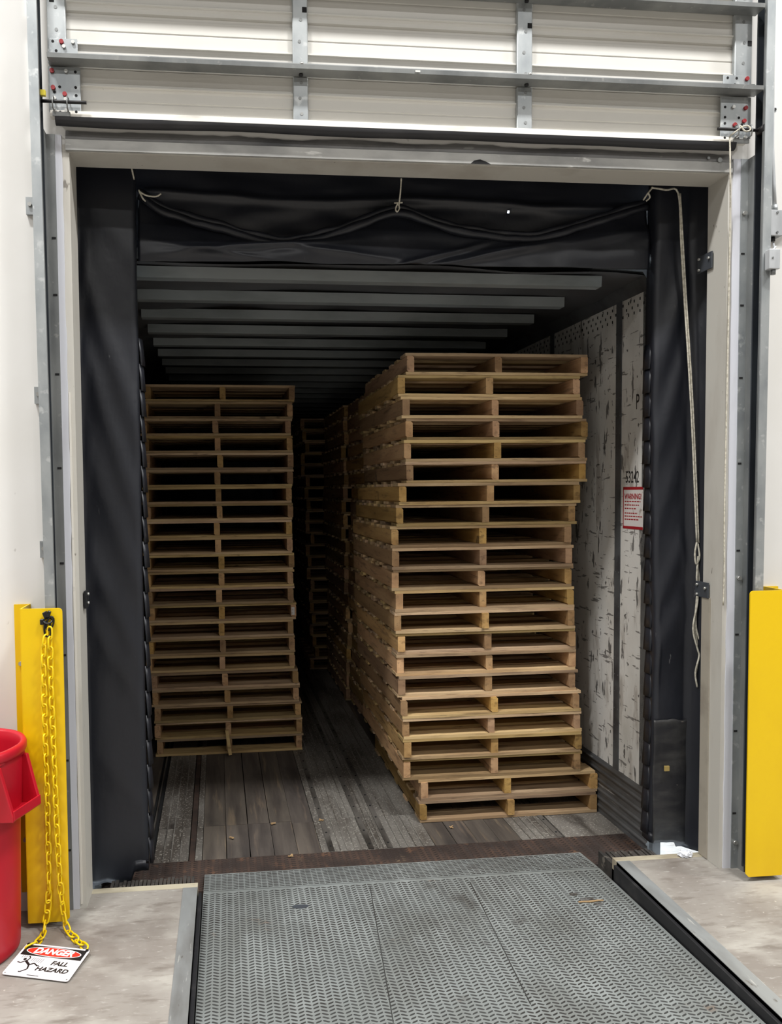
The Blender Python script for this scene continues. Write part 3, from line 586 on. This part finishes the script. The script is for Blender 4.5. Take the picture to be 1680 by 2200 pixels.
# ------------------------------------------------------------------ pallets
PW, PD, PH = 1.016, 1.219, .1159
pr = random.Random(21)
def var(f, n=4): return [f(k) for k in range(n)]
def mk_board(w, k, m=m_deckw):
    q = random.Random(k*7+int(w*1000)); mb = MB(); n = 8; vs = []
    for i in range(n+1):
        x = -PW/2+PW*i/n; dy0, dy1 = q.uniform(-.002, .002), q.uniform(-.002, .002); dz = .0012*math.sin(i*.8+k*2)+q.uniform(-.0008, .0008)
        vs += [(x, -w/2+dy0, -.0078), (x, w/2+dy1, -.0078), (x, w/2+dy1, .0078+dz*.4), (x, -w/2+dy0, .0078+dz*.4)]
    fs = [(o+a, o+4+a, o+4+(a+1) % 4, o+(a+1) % 4) for o in range(0, 4*n, 4) for a in range(4)]+[(0, 1, 2, 3), (4*n+3, 4*n+2, 4*n+1, 4*n)]
    return mb.add(vs, fs).mesh('deck_board', m)
def mk_stringer(k):
    q = random.Random(k*13+1); mb = MB(); h = .0842; w = .0385+q.uniform(-.001, .003); c = q.choice([.002, .004, .009])
    pl = [(-w/2+c, 0), (w/2-.002, 0), (w/2, .002), (w/2, h-c), (w/2-c, h), (-w/2+.002, h), (-w/2, h-.002), (-w/2, c)]
    mb.prism(pl, 'y', -PD/2, PD/2); return mb.mesh('stringer', m_strw)
ME_L = var(lambda k: mk_board(.126, k)); ME_S = var(lambda k: mk_board(.080, k+10)); ME_T = var(mk_stringer, 5)
TOPB = [(-.546, ME_L), (-.355, ME_S), (-.185, ME_S), (0, ME_S), (.185, ME_S), (.355, ME_S), (.546, ME_L)]
BOTB = [(-.546, ME_L), (-.26, ME_S), (0, ME_S), (.26, ME_S), (.546, ME_L)]
def pallet(x, y, z, rz, label, group, q):
    t = thing('wooden_pallet', label, 'pallet', (x, y, z), rz, group)
    for yy, ms in BOTB: inst('deck_board', q.choice(ms), t, (q.uniform(-.006, .006), yy+q.uniform(-.006, .006), .0078), (0, q.uniform(-.002, .002), q.uniform(-.004, .004)))
    for xx in (-PW/2+.022, q.uniform(-.012, .012), PW/2-.022): inst('stringer', q.choice(ME_T), t, (xx+q.uniform(-.006, .004)*(1 if xx < 0 else -1), q.uniform(-.008, .008), .0157), (0, 0, q.uniform(-.004, .004)))
    for yy, ms in TOPB: inst('deck_board', q.choice(ms), t, (q.uniform(-.007, .007), yy+q.uniform(-.006, .006), .0157+.0842+.0078), (0, q.uniform(-.002, .002), q.uniform(-.004, .004)))
    return t
RX = [1.563, 1.519, 1.529, 1.554, 1.551, 1.558, 1.512, 1.493, 1.472, 1.472, 1.479, 1.486, 1.485, 1.495, 1.5, 1.499, 1.516, 1.524, 1.533, 1.538, 1.623, 1.618]
LX = [.052, .038, .032, .033, .037, .035, .026, .03, .031, .032, .033, .034, .032, .049, .031, .036, .038, .06, .068, .079, .08, .084]
def stack(xs, yf, lab, group, seed, jy=.012):
    q = random.Random(seed); out = []
    for i in range(22):
        z = TZ+.0015+(21-i)*PH; rz = PSI+q.uniform(-.008, .008); x = xs[i]+PW/2*math.cos(PSI)-PD/2*math.sin(PSI); y = yf+PD/2+PW/2*math.sin(PSI)+q.uniform(-jy, jy)
        if i == 0: w = 'topmost pallet of'
        elif i == 21: w = 'bottom pallet of'
        else: w = ordinal(i)+' pallet from the top of'
        out.append(pallet(x, y, z, rz, 'wooden '+w+' '+lab, group, q))
    return out
s_r = stack(RX, .905, 'the lit front stack at right', 'pallets in the lit right front stack', 1)
s_l = stack(LX, 2.175, 'the dim stack at left', 'pallets in the dim left stack', 2)
q = random.Random(4)
stack([1.665-.012*1.2+q.uniform(-.02, .02) for _ in range(22)], 2.185, 'the second stack, behind the lit right one', 'pallets in the second right stack', 3)
stack([1.585+q.uniform(-.018, .018)+(.02 if k > 12 else 0) for k in range(22)], 3.43, 'the dark third stack in the right row', 'pallets in the third right stack', 5)
stack([1.36+q.uniform(-.03, .03)+.004*k for k in range(22)], 4.66, 'the farthest dark stack in the right row', 'pallets in the fourth right stack', 6)
MB().box(PW/2-.034, PW/2-.012, -PD/2-.0125, -PD/2-.0105, .03, .085).build('paper_tag', m_paper, s_l[13])
a = Vector(s_l[21].location); p0 = at(487, 1568, 2.13); p1 = at(495, 1622, 2.10)
MB().bar(p0, p1, .022, .006, up=(0, 1, 0)).bar(p0+Vector((-.004, .003, .0)), p1+Vector((.004, .003, .02)), .010, .005, up=(0, 1, 0)).build('wood_splinter', m_deckw, None, label='split board end leaning on the bottom pallet of the left stack', category='wood splinter')

# ================================================================== SMALL THINGS
# yellow track guards
def guard(s, label):
    X = (lambda v: v) if s < 0 else (lambda v: OW-v)
    t = thing('track_guard', label, 'track guard', (X(-.12), -.07, 0), group='yellow track guards'); ox, oy = X(-.12), -.07
    def P(x, y): return (X(x)-ox, y-oy)
    z0, z1 = .022, 1.258; th = .006
    if s < 0: x_in, x_out, fx = -.042, -.198, -.255
    else: x_in, x_out, fx = -.036, -.20, -.26
    def plate(name, pts, m, za, zb):
        mb = MB(); n = len(pts)
        out = []
        for i, p in enumerate(pts):
            out.append(P(*p))
        mb2 = MB(); nz = 8
        for i in range(n-1):
            (xa, ya), (xb, yb) = out[i], out[i+1]; dv = Vector((xb-xa, yb-ya, 0)).normalized(); nr = Vector((-dv.y, dv.x, 0))*th/2
            c = Vector(((xa+xb)/2, (ya+yb)/2, (za+zb)/2)); mb2.obox(c, Vector((xb-xa, yb-ya, 0))/2+dv*th*.3, nr, (0, 0, (zb-za)/2))
        return mb2.build(name, m, t)
    r = .014; zs = .34
    # front plate with rounded top corner toward the opening
    fp = [(x_out, z0), (x_in-r, z0), (x_in, z0+r)]+[(x_in, z1-r)]+[(x_in-r+r*math.cos(a), z1-r+r*math.sin(a)) for a in (R(30), R(60), R(90))]+[(x_out, z1)]
    MB().prism([(X(a)-ox, b) for a, b in fp], 'y', -.14-oy, -.134-oy).build('front_plate', m_yellow if s > 0 else m_yellow, t)
    plate('return_plate', [(x_out, -.137), (x_out, -.004)], m_yellow, z0+.0, z1)
    plate('wall_flange', [(x_out+.003, -.004), (fx, -.004)], m_yellow, z0+.06, z1)
    for z in (.30, .72, 1.02):
        x, y = P(fx+.02, -.012); MB().cyl((x, y-.004, z), (x, y+.006, z), .009, 8).build('anchor_bolt', m_bolt, t)
    return t
guard(-1, 'yellow steel track guard with a plastic chain hung down its front'); guard(1, 'bare yellow steel track guard at the right edge')
# worn lower coat on the left guard is part of its paint; plastic chain with two strands
ch = thing('plastic_chain', 'yellow plastic chain hanging in two strands from the left guard to the sign', 'chain')
def link_mesh():
    L_, Wd, r = .0245, .0115, .0036; pts = []
    for k in range(16):
        a = 2*math.pi*k/16; pts.append((Wd*math.cos(a)-(.0), 0, (L_-Wd)*(1 if math.sin(a) > 1e-6 else -1 if math.sin(a) < -1e-6 else 0)+Wd*math.sin(a)))
    return MB().tube(pts, r, 7, closed=True).mesh('chain_link', m_chain)
LINK = link_mesh(); cq = random.Random(8)
def chain(path, pitch=.0386, ph=0):
    pts = smooth_path(path, 10); seg = []; tot = 0
    for a, c in zip(pts, pts[1:]): seg.append((tot, a, c)); tot += (c-a).length
    n = int(tot/pitch)
    def P(s):
        for t0, a, c in seg:
            l = (c-a).length
            if s <= t0+l: return a.lerp(c, (s-t0)/max(l, 1e-6))
        return pts[-1]
    for k in range(n):
        c0, c1 = P(k*pitch), P((k+1)*pitch); d = (c1-c0).normalized(); mid = (c0+c1)/2
        o = inst('chain_link', LINK, ch, mid); an = R(28 if (k+ph) % 2 else -62)+cq.uniform(-.2, .2)
        if abs(d.z) < .6: an = R(90 if (k+ph) % 2 else 20)
        o.rotation_mode = 'QUATERNION'; qz = Vector((0, 0, 1)).rotation_difference(d)
        from mathutils import Quaternion
        o.rotation_quaternion = qz @ Quaternion((0, 0, 1), an)
YC = -.158
A = [Vector(p) for p in ((-.102, YC, 1.155), (-.112, YC, 1.09), (-.113, YC, .916), (-.113, YC, .735), (-.112, YC, .553), (-.113, YC, .37), (-.114, YC, .186), (-.121, YC, .085), (-.130, -.172, .030), (-.128, -.214, .014), (-.136, -.262, .014), (-.160, -.292, .014), (-.193, -.305, .014))]
B = [Vector(p) for p in ((-.086, YC, 1.185), (-.087, YC, 1.059), (-.086, YC, .915), (-.083, YC, .734), (-.081, YC, .552), (-.078, YC, .368), (-.072, YC, .184), (-.064, YC, .09), (-.052, -.175, .03), (-.026, -.215, .014), (.009, -.265, .014), (.041, -.31, .016), (.074, -.352, .016))]
chain(A); chain(B, ph=1)
zt = thing('cable_tie_hanger', 'black plastic hook and cable ties holding the chain on the yellow guard', 'hanger')
hx, hz = -.098, 1.19
MB().tube(smooth_path([(hx-.006, -.150, hz+.022), (hx-.010, -.150, hz-.012), (hx-.006, -.152, hz-.034), (hx+.006, -.154, hz-.038), (hx+.013, -.152, hz-.028), (hx+.012, -.15, hz+.01)], 6), .0042, 8).build('hook', m_zip, zt)
MB().tube([(hx+.012+.013*math.cos(a)+.006*math.sin(a), -.152, hz+.012+.026*math.sin(a)) for a in [2*math.pi*k/16 for k in range(16)]], .0036, 8, closed=True).build('tie_loop', m_zip, zt)
MB().tube([(hx+.004+.016*math.cos(a), -.150+.008*math.sin(a), hz+.022+.010*math.sin(a)) for a in [2*math.pi*k/14 for k in range(14)]], .0036, 8, closed=True).build('tie_loop', m_zip, zt)
bevel(MB().obox((hx-.004, -.152, hz+.046), (.008, 0, .004), (0, .007, 0), (-.004, 0, .011)).build('tie_head', m_zip, zt), .002, 1)
bevel(MB().obox((hx+.008, -.152, hz+.048), (.006, 0, -.003), (0, .006, 0), (.004, 0, .012)).build('tie_head', m_zip, zt), .002, 1)
bevel(MB().obox((hx-.018, -.150, hz+.018), (.007, 0, 0), (0, .006, 0), (0, 0, .011)).build('tie_head', m_zip, zt), .002, 1)
# danger sign
sg = thing('danger_sign', 'white danger fall hazard sign lying on the concrete by the red bin', 'sign', (-.074, -.390, .012), R(-16.9))
sg.rotation_euler = (R(4), 0, R(-16.9))
SW, SH = .254, .172
def rrect(w, h, r, n=5):
    out = []
    for cx, cy, a0 in ((w/2-r, h/2-r, 0), (-w/2+r, h/2-r, 90), (-w/2+r, -h/2+r, 180), (w/2-r, -h/2+r, 270)):
        for k in range(n+1): a = R(a0+90*k/n); out.append((cx+r*math.cos(a), cy+r*math.sin(a)))
    return out
MB().prism(rrect(SW, SH, .010), 'z', 0, .0018).build('sign_panel', m_white, sg)
T0 = .0018
MB().prism([(-.119, .022), (.119, .022), (.119, .078), (-.119, .078)], 'z', T0, T0+.0003).build('header_band', m_black, sg)
ell = lambda a, b_, cy: [(a*math.cos(2*math.pi*k/40), cy+b_*math.sin(2*math.pi*k/40)) for k in range(40)]
MB().prism(ell(.108, .0255, .050), 'z', T0+.0003, T0+.0006).build('oval_border', m_white, sg)
MB().prism(ell(.104, .0225, .050), 'z', T0+.0006, T0+.0009).build('oval', m_signred, sg)
text_mesh('DANGER', .040, m_white, 'lettering', sg, Matrix.Translation((0, .050, T0+.0012)), shear=.25, sx=.94, bold=.0017)
text_mesh('FALL', .029, m_black, 'lettering', sg, Matrix.Translation((.052, -.006, T0+.0004)), shear=.2, sx=1.05, bold=.0010)
text_mesh('HAZARD', .029, m_black, 'lettering', sg, Matrix.Translation((.040, -.041, T0+.0004)), shear=.2, sx=1.05, bold=.0010)
fg = MB()
def st2(a, c, w): fg.bar((a[0], a[1], T0+.0003), (c[0], c[1], T0+.0003), w, .0006)
fg.prism([(-.086+.006*math.cos(t), .000+.006*math.sin(t)) for t in [2*math.pi*k/14 for k in range(14)]], 'z', T0, T0+.0006)
for a, c, w in (((-.080, -.006), (-.056, -.026), .009), ((-.078, -.008), (-.092, -.020), .0045), ((-.092, -.020), (-.106, -.017), .004), ((-.074, -.008), (-.070, .010), .0045), ((-.070, .010), (-.076, .018), .004),
                ((-.056, -.026), (-.040, -.016), .006), ((-.040, -.016), (-.022, -.028), .005), ((-.056, -.026), (-.050, -.048), .006), ((-.050, -.048), (-.070, -.066), .005), ((-.022, -.028), (-.018, -.024), .004), ((-.07, -.066), (-.076, -.064), .004)): st2(a, c, w)
for k in range(4): st2((-.104+.008*k, .006+.002*k), (-.101+.008*k, .018), .0012)
for k in range(6): st2((-.060+.008*k, -.008-.001*k), (-.056+.008*k, .012), .0012)
fg.build('falling_figure', m_black, sg)
MB().box(-.035, .010, -.078, -.075, T0, T0+.0003).build('print_line', m_black, sg)
for x, y in ((-.117, .078), (.117, .078)): MB().cyl((x, y, T0), (x, y, T0+.004), .006, 10).build('grommet', m_zip, sg)
for x, y in ((-.118, -.077), (.118, -.077)): MB().cyl((x, y, T0), (x, y, T0+.0004), .003, 10).build('corner_hole', m_galvd, sg)

# red bin
BX, BY = -.440, -.241
bn = thing('waste_bin', 'red plastic waste bin with a moulded handle at the left edge', 'bin', (BX, BY, 0), R(-20))
def rring(a, b_, r, z, n=10): return [(x, y, z) for x, y in rrect(2*a, 2*b_, r, n)]
def loft(rings, m, name, par, cap0=True, cap1=False):
    mb = MB(); n = len(rings[0]); vs = [p for r_ in rings for p in r_]
    fs = [(i*n+j, i*n+(j+1) % n, (i+1)*n+(j+1) % n, (i+1)*n+j) for i in range(len(rings)-1) for j in range(n)]
    mb.add(vs, fs, 0, True)
    if cap0: mb.f.append(list(range(n))[::-1]); mb.m.append(0); mb.sm.append(False)
    if cap1: q0 = (len(rings)-1)*n; mb.f.append([q0+j for j in range(n)]); mb.m.append(0); mb.sm.append(False)
    return mb.build(name, m, par)
def sz(d, z): return rring(.240+d, .165+d, .155+d, z)
loft([sz(-.012, 0), sz(-.003, .006), sz(0, .02), sz(.007, .30), sz(.011, .50), sz(.013, .56), sz(.013, .60)], m_red, 'bin_body', bn)
loft([sz(.010, .54), sz(.019, .540), sz(.022, .546), sz(.027, .72), sz(.029, .742), sz(.036, .745), sz(.040, .755), sz(.040, .772), sz(.034, .782), sz(.022, .782), sz(.016, .775), sz(.014, .74), sz(.0, .40), sz(-.010, .04)], m_red, 'bin_rim', bn, cap0=False, cap1=True)
hd = MB(); rx = .240+.020
HW = .082
for sy in (-1, 1):
    hd.add([(rx-.03, sy*HW-.008, .735), (rx+.012, sy*HW-.008, .735), (rx+.062, sy*(HW-.004)-.008, .565), (rx+.062, sy*(HW-.004)-.008, .545), (rx-.03, sy*HW-.008, .535),
            (rx-.03, sy*HW+.008, .735), (rx+.012, sy*HW+.008, .735), (rx+.062, sy*(HW-.004)+.008, .565), (rx+.062, sy*(HW-.004)+.008, .545), (rx-.03, sy*HW+.008, .535)],
           [(4, 3, 2, 1, 0), (5, 6, 7, 8, 9)]+[(i, (i+1) % 5, 5+(i+1) % 5, 5+i) for i in range(5)])
hd.prism([(rx-.03, .535), (rx+.060, .545), (rx+.066, .552), (rx+.064, .585), (rx+.058, .585), (rx+.058, .560), (rx-.03, .548)], 'y', -HW, HW)
ho = fix_normals(hd.build('handle', m_red, bn)); bevel(ho, .004, 2)
ho2 = MB().cyl((rx-.006, -HW+.005, .742), (rx-.006, HW-.005, .742), .012, 10).build('handle_grip', m_red, bn)

# conduit, junction boxes on the right wall
cd_ = thing('electrical_conduit', 'thin metal conduit running down the right wall into a junction box', 'conduit')
MB().tube([(2.934, -.022, 5.0), (2.936, -.022, 3.5), (2.940, -.022, 3.15), (2.948, -.026, 2.99), (2.952, -.028, 2.90)], .0085, 10).build('pipe', m_conduit, cd_)
MB().box(2.915, 2.965, -.012, 0, 3.305, 3.322).build('strap', m_galv, cd_); MB().cyl((2.957, -.016, 3.313), (2.957, -.010, 3.313), .006, 8).build('screw', m_blacksteel, cd_)
MB().cyl((2.953, -.028, 2.875), (2.953, -.028, 2.905), .012, 10).build('coupling', m_galv, cd_)
jb = thing('junction_box', 'grey metal junction box on the wall at the foot of the conduit', 'junction box', (2.948, 0, 2.77))
bevel(MB().box(-.032, .032, -.048, 0, 0, .106).build('box_body', m_galv, jb), .004, 2)
cv = bevel(MB().box(-.033, .033, -.052, -.048, -.001, .107).build('box_cover', m_conduit, jb), .002, 1)
for z in (.012, .095): MB().cyl((0, -.055, z), (0, -.052, z), .005, 8).build('screw', m_galvd, cv)
MB().cyl((.032, -.025, .05), (.10, -.025, .05), .012, 10).build('side_conduit', m_conduit, jb); MB().cyl((.0, -.025, -.018), (.0, -.025, 0), .010, 10).build('cable_gland', m_blacksteel, jb)
se = thing('sensor_housing', 'small shiny metal sensor housing clamped to the right roller track', 'sensor', (2.868, -.12, 2.60))
bevel(MB().box(-.024, .024, -.030, 0, 0, .082).build('housing', m_conduit, se), .003, 2)
MB().cyl((.004, -.014, -.02), (.004, -.014, 0), .010, 10).build('cable_gland', m_galvd, se); MB().cyl((-.01, -.033, .045), (-.01, -.030, .045), .004, 8).build('screw', m_galvd, se)
MB().tube(smooth_path([(.004, -.012, .082), (.02, -.005, .098), (.055, .05, .110), (.08, .09, .145)], 5), .004, 6).build('cable', m_conduit, se)
# crumpled film and chips
import bmesh
bm = bmesh.new(); bmesh.ops.create_icosphere(bm, subdivisions=3, radius=1)
for v in bm.verts:
    n_ = 1+.45*noise.noise(v.co*2.3)+.25*noise.noise(v.co*5.1); v.co = Vector((v.co.x*.030*n_, v.co.y*.018*n_, max(0, v.co.z*.020*n_+.012)))
me = bpy.data.meshes.new('crumpled_film'); bm.to_mesh(me); bm.free(); me.materials.append(m_plastic)
o = bpy.data.objects.new('crumpled_film', me); COL.objects.link(o); o.location = (2.672, .112, .001); o['label'] = 'scrap of crumpled clear film on the concrete lip at right'; o['category'] = 'plastic scrap'
cq = random.Random(15)
for px, py, w in ((690, 1765, 'beside the crack in the planks'), (587, 1772, 'nearest the middle planks of the trailer floor'), (498, 1803, 'near the left front planks'), (625, 1842, 'at the rusty threshold'), (970, 1780, 'in front of the right stack')):
    p = atz(px, py, TZ); mb = MB()
    for k in range(3): a = cq.uniform(0, 3.1); mb.bar((-.012*math.cos(a), -.012*math.sin(a), .004+.002*k), (.014*math.cos(a), .014*math.sin(a), .005+.002*k), .006, .0025)
    o = mb.build('wood_chip', m_chip, None, label='splintered pale wood chip '+w, category='wood chip', group='wood chips on the trailer floor'); o.location = (p.x, p.y, TZ+.002)
